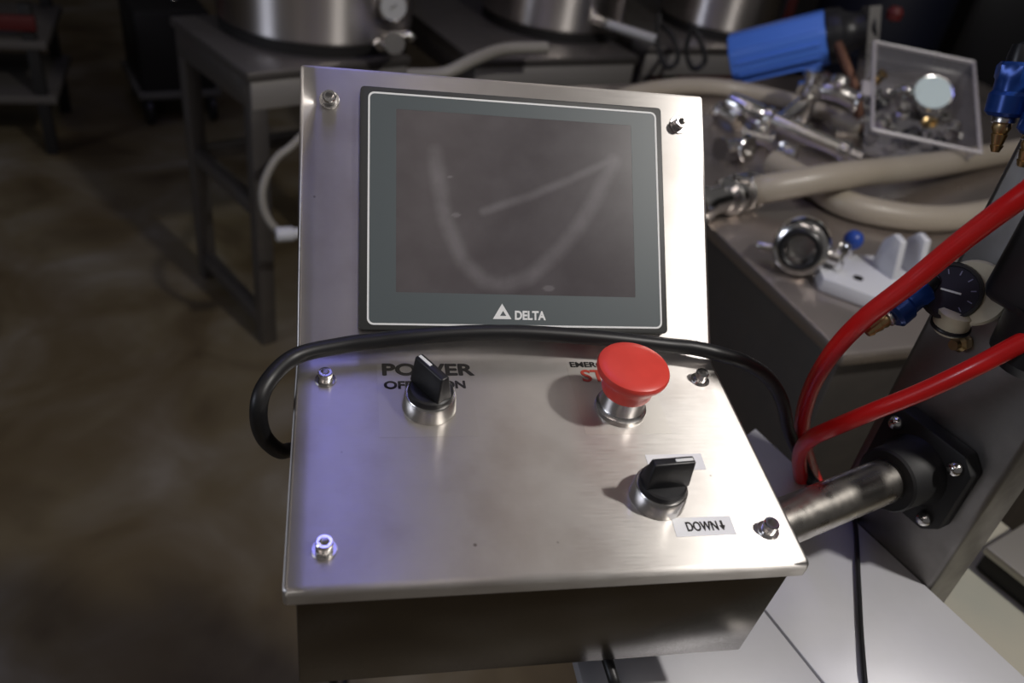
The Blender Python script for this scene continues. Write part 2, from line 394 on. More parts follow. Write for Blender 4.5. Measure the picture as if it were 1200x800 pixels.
# logo and lettering on the screen unit
lz = HT + .0003
def tri(cx, y0, w_, h_, z): return [U(cx - w_ / 2, y0, z), U(cx + w_ / 2, y0, z), U(cx, y0 + h_, z)]
LOGO_X, LOGO_Y = -.0112, .0284
bm = bmesh.new()
O3 = [bm.verts.new(v) for v in tri(LOGO_X, LOGO_Y, .0136, .0112, lz)]; I3 = [bm.verts.new(v) for v in tri(LOGO_X + .0007, LOGO_Y + .0023, .0046, .0036, lz)]
for k in range(3): bm.faces.new((O3[k], O3[(k + 1) % 3], I3[(k + 1) % 3], I3[k]))
mb = MB(); mb.bm.free(); mb.bm = bm; mb.build('triangle_logo', WHITE, hmi, smooth=False)
text_mesh('lettering', 'DELTA', .0088, WHITE, hmi, MU @ Matrix.Translation((-.0022, LOGO_Y - .0001, lz)), offset=.0002, xs=.86, bold=.00012)

# printed lettering on the lower panel
def legend(body, x, y, size, m, off, xs, name='lettering', parent=con, z=.0004, bold=.0002): return text_mesh(name, body, size, m, parent, Matrix.Translation((x, y, z)), offset=off, xs=xs, bold=bold)
legend('POWER', -.0968, -.0165, .0158, BLACKI, .0002, 1.16, bold=.00045)
legend('OFF', -.0955, -.0297, .0098, BLACKI, .0002, 1.12)
legend('ON', -.0555, -.0293, .0098, BLACKI, .0002, 1.02)
legend('EMERGENCY', .0392, -.0080, .0075, BLACKI, .0001, 1.12, bold=.0001)
legend('STOP', .0455, -.0228, .0165, REDI, .0002, 1.0)
def plate(name, x0, x1, y0, y1, m, z=.00025, skew=0., parent=con):
    return MB().prism([(x0, y0), (x1, y0 + skew), (x1 + .0006, y1 + skew), (x0 + .0006, y1)], .0, z, lambda a, b, t: Vector((a, b, t))).build(name, m, parent, smooth=False)
plate('clear_label', -.1, -.036, -.0735, -.006, FILM, .00012)
plate('clear_label', .036, .0975, -.0735, -.006, FILM, .00012)
st = plate('label_sticker', .0742, .1132, -.1568, -.1432, STICK); st['label'] = 'white sticker with black lettering'
legend('DOWN', .0822, -.1532, .0095, BLACKI, .0001, .66, parent=st, bold=.0001)
mb = MB(); ay = -.1500; axx = .1062
mb.prism([(axx - .0007, ay + .0036), (axx - .0007, ay), (axx - .0019, ay), (axx, ay - .0036), (axx + .0019, ay), (axx + .0007, ay), (axx + .0007, ay + .0036)], .0002, .0005, lambda a, b, t: Vector((a, b, t)))
mb.build('arrow_print', BLACKI, st, smooth=False)
plate('label_sticker', .072, .1115, -.1058, -.0922, STICK)

# selector switches
def selector(x, y, ang, ring_h=.0125):
    T = Matrix.Translation((x, y, 0))
    b = MB().lathe([(.0176, 0), (.0180, .0006), (.0178, .002), (.0168, ring_h - .001), (.0160, ring_h), (.0145, ring_h), (.0145, ring_h - .004), (0, ring_h - .004)], n=48).build('selector_switch', CHROME2, con); b.data.transform(T)
    k = MB().lathe([(.0150, ring_h - .004), (.0152, ring_h + .0015), (.0148, ring_h + .0035), (.0135, ring_h + .0045), (0, ring_h + .0045)], n=40).build('knob', BLACKP, b); k.data.transform(T)
    Rz = Matrix.Rotation(ang, 4, 'Z'); z0 = ring_h + .0035
    # handle: tapered blade, pointer end along +x
    h = MB(); bb = bmesh.new()
    lo_ = [(-.0138, -.0062), (.0150, -.0062), (.0150, .0062), (-.0138, .0062)]; hi_ = [(-.0122, -.0030), (.0152, -.0030), (.0152, .0030), (-.0122, .0030)]
    va = [bb.verts.new((p[0], p[1], z0)) for p in lo_]; vb = [bb.verts.new((p[0], p[1], z0 + .0192)) for p in hi_]
    bb.faces.new(list(reversed(va))); bb.faces.new(vb)
    for i in range(4): bb.faces.new((va[i], va[(i + 1) % 4], vb[(i + 1) % 4], vb[i]))
    bmesh.ops.bevel(bb, geom=bb.edges[:], offset=.0012, segments=3, affect='EDGES', profile=.5)
    h._merge(bb, T @ Rz); h.build('handle', BLACKP, b)
    mk = MB().box((.0082, 0, z0 + .0192), (.0115, .0022, .0006), .0002); mk.bm.transform(T @ Rz); mk.build('pointer_mark', WHITE, b)
    return b
selector(-.0665, -.0462, R(125)); selector(.0702, -.1270, R(4))

# emergency stop
ES = Matrix.Translation((.0662, -.0500, 0))
es = MB().lathe([(.0178, 0), (.0182, .001), (.0178, .004), (.0158, .0055), (.0152, .0068), (.0152, .018), (.0146, .0195), (0, .0195)], n=44).build('emergency_stop_button', CHROME2, con); es.data.transform(ES)
cap = MB().lathe([(.0140, 0.0180), (.0170, 0.0190), (.0176, 0.0205), (.0182, 0.0255), (.0188, 0.0295), (.0215, 0.0330), (.0238, 0.0350), (.0246, 0.0370), (.0247, 0.0390), (.0240, 0.0407), (.0222, 0.0417), (.0180, 0.0424), (.0100, 0.0430), (0, 0.0432)], n=56).build('mushroom_cap', REDP, es); cap.data.transform(ES)
cap['label'] = 'red mushroom push cap'

# ------------------------------------------------------------------ pipe, flange, column
YAW = R(19.3); E1 = Vector((math.cos(YAW), math.sin(YAW), 0)); E2 = Vector((math.sin(YAW), -math.cos(YAW), 0)); EZ = Vector((0, 0, 1))
PA = Vector((.3421, -.0387, 1.0342))
def mach(a, b, z): return Vector((PA.x, PA.y, 0)) + E1 * a + E2 * b + EZ * z
RM = Matrix((E1, -E2, EZ)).transposed()
arm = thing('support_arm', 'polished steel tube arm with black bolted flange holding the console', 'support arm', mach(0, 0, PA.z), YAW)
L1 = -.222
MB().lathe([(.0172, L1), (.0180, L1 + .001), (.0180, .012)], axis=(1, 0, 0), n=40).build('tube', PIPE, arm)
MB().lathe([(.0182, -.030), (.0255, -.030), (.0272, -.028), (.0278, -.004), (.0300, .0), (.0320, .006)], axis=(1, 0, 0), n=44).build('collar', FLANGE, arm)
fl = MB(); c8 = .012; g = .042
fl.prism([(-g + c8, -g), (g - c8, -g), (g, -g + c8), (g, g - c8), (g - c8, g), (-g + c8, g), (-g, g - c8), (-g, -g + c8)], .004, .02, lambda a, b, t: Vector((t, a, b)), bev=.002)
fl.build('flange_plate', FLANGE, arm)
for sy in (-1, 1):
    for sz in (-1, 1):
        MB().lathe([(.0062, .0035), (.0064, .0025), (.0060, -.0005), (.0045, -.003), (.0025, -.0042), (0, -.0045)], origin=(0, sy * .029, sz * .029), axis=(1, 0, 0), n=20).build('bolt', CHROME, arm)

clm = thing('machine_column', 'dark brushed steel square column standing behind the arm flange', 'column', mach(.048, 0, .62), YAW)
MB().box((0, 0, .42), (.056, .114, .84), .005, seg=3).build('post', COLUMN, clm)
MB().box((0, 0, -.31), (.06, .12, .62), .004).build('pedestal', COLUMN, clm)

# deck plates (two steel sheets that meet at a seam)
DZ = .937
def dk(px, py): return at(px, py, DZ)
deck = thing('machine_deck', 'pale grey steel machine deck under the console', 'deck', mach(-.05, 0, 0), 0)
def deck_poly(pts, z0, z1, name, m, bev=.0012):
    P = [Vector((p[0], p[1], 0)) - deck.location for p in pts]
    return MB().prism([(p.x, p.y) for p in P], z0, z1, lambda a, b, t: Vector((a, b, t)), bev=bev).build(name, m, deck)
f_back = mach(.0195, -.30, 0); f_front = mach(.0195, .165, 0)
s0, s1 = at(896, 714, DZ), at(966, 801, DZ); sd = (s1 - s0).normalized()
sA = s0 - sd * .0; sB = s0 + sd * .075
sF = s0 - sd * .14
deck_poly([sF + Vector((.0008, 0, 0)), sB + Vector((.0008, 0, 0)), f_front, mach(.0195, -.165, 0)], DZ - .012, DZ, 'deck_plate', DECK)
lp = at(682, 797, DZ); lq = lp - sd * .16
deck_poly([sF - Vector((.0008, 0, 0)), Vector((lp.x, lq.y + .03, 0)), lp, lp + sd * .03, sB - Vector((.0008, 0, 0))], DZ - .013, DZ - .0006, 'deck_plate', DECK)
deck_poly([(p.x, p.y) for p in (sF + Vector((-.05, -.02, 0)), sB + Vector((-.05, 0, 0)), f_front - E1 * .02, mach(-.0005, -.15, 0))], DZ - .09, DZ - .0135, 'deck_frame', COLUMN)
for q_ in ((-.12, .09), (-.03, .11), (-.04, -.08)):
    c = mach(q_[0], q_[1], 0) - deck.location
    MB().box((c.x, c.y, (DZ - .09) / 2), (.05, .05, DZ - .09), .003, rot=YAW).build('leg', COLUMN, deck)

# cream base and tray to the right of the column
base = MB().box((.23, -.16, .362), (.36, .5, .724), .012).build('feeder_cabinet', SHEETM)
base.location = mach(.06, 0, 0); base.rotation_euler = (0, 0, YAW); tag(base, 'cream painted feeder cabinet beside the pale steel deck', 'cabinet')
tr = thing('steel_tray', 'flat steel tray corner at the right edge behind the cream cabinet', 'tray', at(1155, 640, .765), YAW + R(3))
tr.location.z = .665
MB().box((.15, -.15, .094), (.30, .30, .012), .003).build('tray_top', mat('tray_steel', (.42, .4, .36), .45, .8), tr)
MB().box((.15, -.15, .075), (.294, .294, .026), .002).build('tray_rim', DARK, tr)

# ------------------------------------------------------------------ worktable behind, its goods
TZ = .85; TY = R(9)
nc = at(990, 415, TZ)
wt = thing('steel_worktable', 'steel worktable with dark solid side panels covered in hoses and fittings', 'table', (nc.x, nc.y, 0), TY)
MB().prism([(0, 0), (1.5, 0), (1.5, 1.36), (0, 1.10)], TZ - .024, TZ, lambda a, b, t: Vector((a, b, t)), bev=.005).build('table_top', mat('worktable_top', (.5, .45, .42), .34, .9, rvar=.08, scale=8, base2=(.42, .37, .34)), wt)
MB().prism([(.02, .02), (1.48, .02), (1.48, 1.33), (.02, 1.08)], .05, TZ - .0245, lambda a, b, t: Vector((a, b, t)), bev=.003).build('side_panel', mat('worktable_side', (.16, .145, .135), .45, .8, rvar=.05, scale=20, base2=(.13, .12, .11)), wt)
for x in (.05, 1.45):
    for y in (.05, 1.04): MB().lathe([(.03, 0), (.03, .01), (.015, .02), (.015, .055)], origin=(x, y, 0), n=16).build('foot', CHROME2, wt)

def hose(name, pts, r, m, label, cat='hose', group=None, ribs=None):
    t = MB().tube(pts, r, n=18, res=10).build(name, m)
    return tag(t, label, cat, group)
def table_hose(pp, r): return [at(x, y, TZ + z) for x, y, z in pp]
hr = .0265
hose('suction_hose', [at(878, 224, TZ + hr + .008), at(915, 218, TZ + hr + .03), at(985, 206, TZ + hr + .052), at(1065, 197, TZ + hr + .034), at(1150, 184, TZ + hr + .004), at(1230, 168, TZ + hr), at(1290, 150, TZ + hr)], hr, HOSE, 'thick beige hose running right from the chrome clamp')
hose('suction_hose', [at(905, 190, TZ + hr), at(945, 212, TZ + hr), at(985, 236, TZ + hr), at(1030, 249, TZ + hr), at(1090, 256, TZ + hr), at(1140, 252, TZ + hr), at(1200, 238, TZ + hr), at(1270, 215, TZ + hr)], hr * .95, HOSE, 'thick beige hose lying nearest the white plastic bracket')
hose('suction_hose', [at(690, 132, TZ + .02), at(735, 112, TZ + .02), at(790, 102, TZ + .02), at(850, 103, TZ + .021), at(915, 116, TZ + .021), at(960, 130, TZ + .021), at(1010, 150, TZ + .02)], .021, HOSE, 'beige hose curving behind the top edge of the console')
# hose coupling at the left end of the first hose
cp0, cp1 = at(826, 238, TZ + .034), at(884, 222, TZ + .034); ax = (cp1 - cp0)
cl = thing('hose_coupling', 'chrome clamp coupling on the end of the thick beige hose', 'coupling', cp0)
ln = ax.length
MB().lathe([(.022, -.03), (.030, -.03), (.033, -.02), (.033, -.005), (.026, 0), (.026, ln * .35), (.034, ln * .4), (.036, ln * .55), (.03, ln * .62), (.029, ln)], axis=ax, n=28).build('ferrule', CHROME, cl)
for k in (.45, .72, .92): MB().torus(ax * k, ax, .0315, .0045).build('clamp_band', CHROME2, cl)
MB().box(ax * .55 + Vector((0, -.008, .038)), (.03, .016, .014), .003).build('clamp_screw', CHROME, cl)

# chrome valve with blue knob
vc = at(928, 318, TZ); vv = thing('sanitary_valve', 'round chrome valve lying on the worktable near the console', 'valve', vc)
fa = (CAM_C - vc); fa.z = .25; fa.normalize(); sdv = fa.cross(EZ).normalized()
ctr = Vector((0, 0, .047))
MB().lathe([(.020, -.035), (.03, -.03), (.046, -.022), (.046, .012), (.043, .02), (.036, .024), (.026, .024), (.026, -.005), (0, -.005)], origin=ctr, axis=fa, n=36).build('body', CHROME, vv)
MB().torus(ctr + fa * .024, fa, .029, .0055).build('gasket_ring', BLACKR, vv)
MB().lathe([(.0, .0), (.02, .0), (.02, .004), (0, .005)], origin=ctr + fa * .0, axis=fa, n=24).build('disc', CHROME2, vv)
MB().tube([ctr + sdv * -.02 + Vector((0, 0, .0)), ctr + sdv * -.06 + Vector((0, 0, .0))], .014, smooth=False).build('outlet', CHROME2, vv)
MB().box(ctr - sdv * .062 + Vector((0, 0, .004)), (.012, .018, .05), .004, rot=.4).build('clamp_wing', CHROME, vv)
stp = ctr + sdv * .04 + Vector((0, 0, -.02)); kn = at(1000, 281, TZ + .055) - vc
MB().tube([ctr + sdv * .02 + Vector((0, 0, -.015)), stp + sdv * .02, kn + Vector((-.012, 0, -.04)), kn + Vector((-.004, 0, -.005))], .008, res=5).build('lever', CHROME2, vv)
MB().lathe([(0, -.017), (.009, -.0145), (.0145, -.008), (.0165, 0), (.0145, .008), (.009, .0145), (0, .017)], origin=kn, axis=(.2, 0, 1), n=22).build('ball_knob', BLUEK, vv)
vv.children[-1]['label'] = 'blue ball knob'

# white plastic bracket
b0 = at(962, 345, TZ); b1 = at(1050, 372, TZ); b2 = at(1040, 318, TZ)
br = thing('plastic_bracket', 'white plastic bracket with two upright fins on the worktable', 'bracket', (b0.x, b0.y, TZ), TY)
MB().prism([(0, .01), (.055, -.055), (.19, -.04), (.2, .06), (.1, .075), (.02, .05)], .001, .026, lambda a, b, t: Vector((a, b, t)), bev=.004).build('plate', WHITEP, br)
for dx in (.128, .178):
    MB().prism([(-.028, .024), (.028, .024), (.022, .075), (.008, .092), (-.012, .088)], dx - .007, dx + .007, lambda a, b, t: Vector((t, .015 + a, b)), bev=.003).build('fin', WHITEP, br)
MB().lathe([(.008, .0255), (.008, .0275), (0, .0275)], origin=(.062, .0, 0), n=16).build('bolt_hole', DARK, br)

# chrome spray lance
la, lb = at(852, 118, TZ + .05), at(1010, 186, TZ + .022)
lz_ = thing('spray_lance', 'long chrome tube lance lying across the worktable', 'lance', la); ax = lb - la; ln = ax.length
MB().lathe([(.012, 0), (.022, .004), (.024, ln * .05), (.024, ln * .26), (.018, ln * .29)], axis=ax, n=24).build('grip', CHROME, lz_)
MB().lathe([(.026, ln * .3), (.026, ln * .34), (.019, ln * .36), (.0185, ln * .84), (.018, ln * .845)], axis=ax, n=24).build('tube', mat('lance_steel', (.75, .73, .68), .24, 1), lz_)
MB().lathe([(.024, ln * .85), (.024, ln * .9), (.016, ln * .915), (.016, ln), (.008, ln)], axis=ax, n=24).build('nozzle', CHROME, lz_)

# loose chrome fittings
def tee(name, loc, s, rz, label, group):
    t = thing(name, label, 'fitting', loc, rz, group)
    MB().lathe([(.9 * s, -1.6 * s), (.9 * s, -1.35 * s), (.6 * s, -1.25 * s), (.6 * s, 1.25 * s), (.9 * s, 1.35 * s), (.9 * s, 1.6 * s), (.45 * s, 1.6 * s), (.45 * s, 1.2 * s), (0, 1.2 * s)], origin=(0, 0, .92 * s), axis=(1, 0, 0), n=22).build('run', CHROME, t)
    MB().lathe([(.58 * s, 0), (.58 * s, 1.25 * s), (.88 * s, 1.35 * s), (.88 * s, 1.6 * s), (.45 * s, 1.6 * s), (.45 * s, 1.2 * s), (0, 1.2 * s)], origin=(0, 0, .92 * s), axis=(0, -1, .25), n=22).build('branch', CHROME2, t)
    MB().torus((0, -1.45 * s, 1.3 * s), (0, -1, .25), .92 * s, .1 * s).build('clamp_band', CHROME, t)
    return t
GF = 'loose chrome fittings behind the console edge'
for px, py, s, rz, lab in ((856, 185, .026, .4, 'chrome tee fitting just above the hose clamp'), (850, 148, .024, 1.9, 'chrome tee fitting hugging the console edge under the lance grip'),
                           (884, 172, .022, 2.6, 'chrome tee fitting lying below the middle of the lance'), (912, 190, .02, .9, 'small chrome tee fitting nearest the thick beige hose')):
    p = at(px, py, TZ); tee('tee_fitting', (p.x, p.y, TZ + .001), s, rz, lab, GF)
# chrome valve cluster below the blue housing
p = at(936, 148, TZ); vb = thing('valve_assembly', 'chrome valve assembly standing below the blue motor housing', 'valve', (p.x, p.y, TZ), R(-20))
MB().lathe([(.032, 0), (.032, .01), (.02, .014), (.02, .075), (.034, .08), (.034, .1), (.022, .105), (.022, .12), (.03, .122), (.03, .135), (0, .137)], n=26).build('body', CHROME, vb)
MB().tube([(0, 0, .09), (.05, -.02, .1), (.1, -.03, .09)], .022, res=6).build('outlet', CHROME2, vb)
MB().torus((.1, -.03, .09), (1, -.2, -.1), .026, .006).build('clamp_band', CHROME, vb)
MB().lathe([(.0, 0), (.016, .003), (.022, .014), (.016, .026), (0, .03)], origin=(.045, -.05, .12), n=18).build('wing_nut', CHROME, vb)
MB().tube([(-.01, -.01, .06), (-.045, -.045, .03), (-.07, -.07, .022)], .018, res=6).build('elbow', CHROME, vb)

# blue motor on steel bracket
m0, m1 = atd(858, 70, 2.12), atd(970, 43, 2.02)
mo = thing('pump_motor', 'bright blue ribbed pump motor tilted on a steel stand', 'motor', (m0 + m1) / 2)
mo.location.z = TZ; c0, c1 = m0 - mo.location, m1 - mo.location; ax = (c1 - c0); axn = ax.normalized(); sd_ = axn.cross(EZ).normalized(); upn = sd_.cross(axn)
oct_ = []
for k, (a, r_) in enumerate(((22, .1), (68, .1), (112, .1), (158, .1), (202, .098), (248, .1), (292, .1), (338, .098))): oct_.append((r_ * math.cos(R(a)), r_ * math.sin(R(a))))
MB().prism(oct_, 0, ax.length, lambda a, b, t: c0 + axn * t + sd_ * a * .68 + upn * b * .68, bev=.006).build('housing', BLUEM, mo)
for k, a in enumerate((-60, -30, 0, 30, 180, 210)):
    p = (sd_ * math.cos(R(a)) + upn * math.sin(R(a))) * .063
    rot = Matrix((axn, sd_ * math.cos(R(a)) + upn * math.sin(R(a)), axn.cross(sd_ * math.cos(R(a)) + upn * math.sin(R(a))))).transposed()
    MB().box(c0 + axn * ax.length * .5 + p, (ax.length * .86, .010, .008), .002, rot=rot).build('cooling_rib', BLUEM, mo)
MB().lathe([(.064, 0), (.066, .01), (.062, .035), (.05, .045), (.04, .07), (.042, .08), (.042, .11), (0, .112)], origin=c1, axis=axn, n=26).build('end_bell', BLACKP, mo)
e_ = c1 + axn * .07
MB().tube([e_ + Vector((.0, -.02, .06)), e_ + Vector((.02, -.05, -.05)), Vector((e_.x + .04, e_.y - .09, .012))], .022, smooth=False, n=4).build('stand', CHROME2, mo)
MB().tube([e_ + Vector((-.06, -.03, -.03)), Vector((e_.x - .03, e_.y - .12, .1)), Vector((e_.x, e_.y - .16, .012))], .012, smooth=False, n=10).build('stay_rod', mat('copper_rod', (.16, .08, .055), .4, .8), mo)
MB().box((e_.x + .02, e_.y - .1, .006), (.18, .14, .012), .003).build('foot_plate', CHROME2, mo)
MB().tube([c0 + axn * .06, Vector((c0.x + .03, c0.y, .004))], .02, smooth=False).build('foot', DARK, mo)
MB().lathe([(0, -.02), (.018, -.012), (.02, .004), (.012, .016), (0, .018)], origin=e_ + Vector((.06, -.03, .05)), n=18).build('red_knob', REDD, mo)

# clear plastic bin of fittings
bNL, bNR, bFL = atd(1022, 152, 1.755), atd(1149, 179, 1.735), atd(1066, 58, 1.905)
bx_ = (bNR - bNL); byv = (bFL - bNL); byv = byv - bx_ * (byv.dot(bx_) / bx_.dot(bx_)); bxn = bx_.normalized(); byn = byv.normalized(); bzn = bxn.cross(byn)
bn = thing('clear_bin', 'clear plastic bin full of fittings at the back of the worktable', 'storage bin')
BH = .085
bo = (bNL + bNR) / 2 - bzn * BH
bn.matrix_world = Matrix.Translation(bo) @ Matrix((bxn, byn, bzn)).transposed().to_4x4()
BW, BD = bx_.length, byv.length
bm = bmesh.new()
lo_ = [(-BW / 2 + .014, .012), (BW / 2 - .014, .012), (BW / 2 - .014, BD - .012), (-BW / 2 + .014, BD - .012)]; hi_ = [(-BW / 2, 0), (BW / 2, 0), (BW / 2, BD), (-BW / 2, BD)]
va = [bm.verts.new((*p, 0)) for p in lo_]; vb_ = [bm.verts.new((*p, BH)) for p in hi_]
bm.faces.new(list(reversed(va)))
for i in range(4): bm.faces.new((va[i], va[(i + 1) % 4], vb_[(i + 1) % 4], vb_[i]))
bmesh.ops.bevel(bm, geom=[e for e in bm.edges if len(e.link_faces) == 2], offset=.006, segments=2, affect='EDGES')
q_ = MB(); q_.bm.free(); q_.bm = bm; tub = q_.build('tub', CLEARP, bn)
s_ = tub.modifiers.new('wall', 'SOLIDIFY'); s_.thickness = .0022
MB().tube([(-BW / 2, 0, BH), (BW / 2, 0, BH), (BW / 2, BD, BH), (-BW / 2, BD, BH), (-BW / 2, 0, BH)], .005, smooth=False, n=8).build('rim', CLEARR, bn)
MB().box((-BW / 2 - .012, BD * .45, BH - .003), (.024, .05, .006), .002).build('latch', CLEARR, bn)
BM = bn.matrix_world.copy()
pr = MB().box((0, 0, .03), (.16, .05, .06), .006).build('prop_block', DARK); pq = bo + byn * BD * .72; pr.location = (pq.x, pq.y, TZ + .0005); pr.rotation_euler = (0, 0, .4); tag(pr, 'dark block propping up the back of the clear bin', 'block')
def inbin(x, y, z): return BM @ Vector((x, y, z))
GB = 'fittings inside the clear bin'
gt = thing('pressure_gauge', 'pale dial pressure gauge lying face up in the clear bin', 'gauge', inbin(.030, .195, .062), 0)
gx = (CAM_C - gt.location).normalized(); gx = (gx + Vector((.25, .1, .55))).normalized()
MB().lathe([(.034, -.022), (.044, -.02), (.047, -.014), (.047, .0), (.044, .004), (.040, .002)], axis=gx, n=36).build('case', CHROME, gt)
MB().lathe([(.0405, -.002), (.0405, .003), (0, .003)], axis=gx, n=36).build('dial', DIALW, gt)
MB().box(gx * .0045 + Vector((.004, .004, 0)), (.022, .0025, .001), 0, rot=gx.to_track_quat('Z', 'Y').to_matrix() @ Matrix.Rotation(.9, 3, 'Z')).build('pointer', BLACKI, gt)
MB().lathe([(.008, -.05), (.008, -.02)], axis=gx, n=14).build('stem', BRASS, gt)
bits = [(-.035, .115, .05, .019, CHROME, 'chrome domed plug beside the pale gauge in the bin'), (-.03, .085, .035, .016, CHROME2, 'steel reducer in front of the domed plug in the bin'), (-.07, .06, .02, .017, CHROME2, 'steel fitting in the near left of the bin'),
        (-.01, .045, .02, .02, BLACKP, 'black fitting in the near middle of the bin'), (.055, .035, .02, .018, BLACKP, 'black fitting in the near right corner of the bin'), (.03, .075, .03, .014, BRASS, 'small bright fitting below the pale gauge'),
        (.085, .075, .025, .016, CHROME2, 'steel fitting at the right of the bin'), (-.09, .14, .045, .015, BRASS, 'brass fitting in the far left corner of the bin'), (-.085, .1, .03, .02, BLACKP, 'black fitting along the left side of the bin'), (.02, .055, .012, .014, CHROME, 'chrome nipple low in the bin')]
for i, (x, y, z, s, m_, lab) in enumerate(bits):
    t = thing('bin_fitting', lab, 'fitting', inbin(x, y * 1.55, z + .012), i * 1.3, GB)
    axx_ = Vector((math.cos(i * 2.1), math.sin(i * 2.1) - .6, .8 + .3 * math.sin(i)))
    MB().lathe([(s * .9, -s * .9), (s, -s * .8), (s, -s * .2), (s * .72, 0), (s * .7, s * .55), (s * .5, s * .85), (s * .2, s), (0, s)] if i in (0, 3) else [(s * .6, -s), (s, -s * .95), (s, -s * .3), (s * .65, -s * .2), (s * .65, s * .6), (s * .85, s * .7), (s * .85, s), (s * .45, s), (s * .45, s * .4), (0, s * .4)], axis=axx_, n=20, hexes=(1, 2) if i % 2 else ()).build('body', m_, t)
    MB().torus(axx_.normalized() * s * .3, axx_, s * .68, s * .1, n=18, k=6).build('seal_ring', BLACKR if m_ is not BLACKP else CHROME2, t)

random.seed(11)
for i in range(16):
    s = random.uniform(.010, .016); x = -.09 + .06 * (i % 4) + random.uniform(-.015, .015); y = .04 + .065 * (i // 4) + random.uniform(-.015, .015)
    t = thing('loose_nut', 'small steel nut in the heap on the floor of the clear bin', 'nut', inbin(x, y, .018), i, 'small nuts heaped in the clear bin')
    MB().lathe([(s * .5, -s * .6), (s, -s * .55), (s, s * .55), (s * .5, s * .6), (s * .5, -s * .6)], axis=(random.uniform(-1, 1), random.uniform(-1, 1), 1), n=12, hexes=(1, 2)).build('ring', (CHROME2, CHROME, DARK, COLUMN)[i % 4], t)
# ------------------------------------------------------------------ air regulator on the column, hoses
rg = thing('air_regulator', 'black air pressure regulator with gauge mounted on the dark column', 'regulator', mach(.02, 0, 1.20), YAW)
def rl(a, b, z): return Vector((a, -b, z - 1.20))     # a into the column, b toward the viewer's right
MB().box(rl(-.032, .026, 1.256), (.055, .062, .085), .01, seg=3).build('body', BLACKP, rg)
MB().lathe([(.026, 0), (.03, .004), (.03, .035), (.026, .05), (.02, .055), (0, .056)], origin=rl(-.032, .026, 1.296), n=30).build('adjust_knob', BLACKP, rg)
MB().lathe([(0, 0), (.018, .002), (.026, .012), (.028, .045), (.03, .05)], origin=rl(-.032, .036, 1.172), n=28).build('bowl', BLACKP, rg)
MB().box(rl(-.010, .02, 1.205), (.03, .07, .03), .006).build('mount_block', BLACKP, rg)
gd = Vector((-.80, -.30, .38)).normalized()
gc = rl(-.045, -.027, 1.2005)
MB().lathe([(.014, -.03), (.020, -.026), (.0205, -.004), (.0215, .0), (.0205, .003), (.0185, .003), (.018, .0005)], origin=gc, axis=gd, n=36).build('gauge_case', BLACKP, rg)
MB().lathe([(.0183, -.001), (.0183, .0008), (0, .0008)], origin=gc, axis=gd, n=36).build('gauge_dial', DIALD, rg)
dq = gd.to_track_quat('Z', 'Y').to_matrix()
MB().box(gc + gd * .0014, (.014, .0014, .0006), 0, rot=dq @ Matrix.Rotation(R(8), 3, 'Z')).build('gauge_pointer', WHITE, rg)
for k in range(9):
    a = R(-40 + k * 32.5); v = dq @ Vector((math.cos(a), math.sin(a), 0))
    MB().box(gc + gd * .0012 + v * .0145, (.0035, .0008, .0004), 0, rot=dq @ Matrix.Rotation(a, 3, 'Z')).build('gauge_tick', mat('tick_print', (.25, .25, .4), .5), rg)
MB().lathe([(.012, -.022), (.0225, -.021), (.0238, -.016), (.0238, -.006), (.0220, -.0035), (.0150, -.0035)], origin=gc + Vector((.004, -.0125, .006)), axis=gd, n=36).build('cream_ring', CREAM, rg)
MB().lathe([(0, -.003), (.010, -.002), (.013, .004), (.013, .016), (.010, .018)], origin=rl(-.04, -.018, 1.1725), axis=(-.1, 0, 1), n=26).build('cream_plug', CREAM, rg)
MB().torus(rl(-.04, -.018, 1.1725) + Vector((0, 0, .003)), (-.1, 0, 1), .0125, .002).build('plug_ring', BLACKP, rg)
MB().lathe([(.006, 0), (.0075, -.003), (.0075, -.009), (.004, -.011), (.004, -.016), (0, -.016)], origin=rl(0, -.02, 1.150), axis=(1, 0, 0), n=20, hexes=(1, 2)).build('brass_plug', BRASS, rg)
MB().lathe([(.010, 0), (.012, .002), (.012, .03), (.015, .032), (.015, .05), (.011, .052)], origin=rl(-.03, .030, 1.190), axis=(-.2, -.9, -.3), n=24).build('black_nut', BLACKP, rg)

# blue push fittings with brass barbs
def fitting(name, p0, p1, r, label, mount=True):
    t = thing(name, label, 'fitting', p0); ax = p1 - p0; l = ax.length
    MB().lathe([(r * .5, -l * .12), (r * .62, 0), (r * .62, l * .08)], axis=ax, n=20).build('neck', BLACKP, t)
    MB().lathe([(r * .8, l * .06), (r, l * .1), (r, l * .22), (r * .86, l * .26), (r * .86, l * .36), (r, l * .4), (r, l * .58), (r * .8, l * .62), (r * .5, l * .62)], axis=ax, n=24, hexes=(1, 2)).build('blue_sleeve', BLUEP, t)
    MB().lathe([(r * .52, l * .6), (r * .6, l * .64), (r * .6, l * .68), (r * .46, l * .7)], axis=ax, n=20).build('collar', CHROME2, t)
    MB().lathe([(r * .44, l * .68), (r * .48, l * .74), (r * .36, l * .8), (r * .42, l * .81), (r * .28, l * .92), (r * .34, l * .93), (r * .2, l), (0, l)], axis=ax, n=20).build('brass_barb', BRASS, t)
    dist = (mach(.02, 0, p0.z) - p0).dot(E1)
    if mount: MB().tube([Vector((0, 0, 0)) - ax * .06, E1 * (dist + .002) - ax * .06], r * .42, smooth=False, n=14).build('mount_stub', BLACKP, t)
    return t
fitting('hose_fitting', atd(1086, 333, .600), atd(1016, 391, .600), .0128, 'blue hose fitting with brass barb pointing down beside the regulator gauge')
fitting('hose_fitting', atd(1196, 66, .515), atd(1166, 178, .535), .0125, 'blue hose fitting with brass end near the top of the dark column')
fitting('hose_fitting', atd(1240, 96, .50), atd(1196, 195, .525), .0115, 'brass ended hose fitting at the right edge beside the dark column')

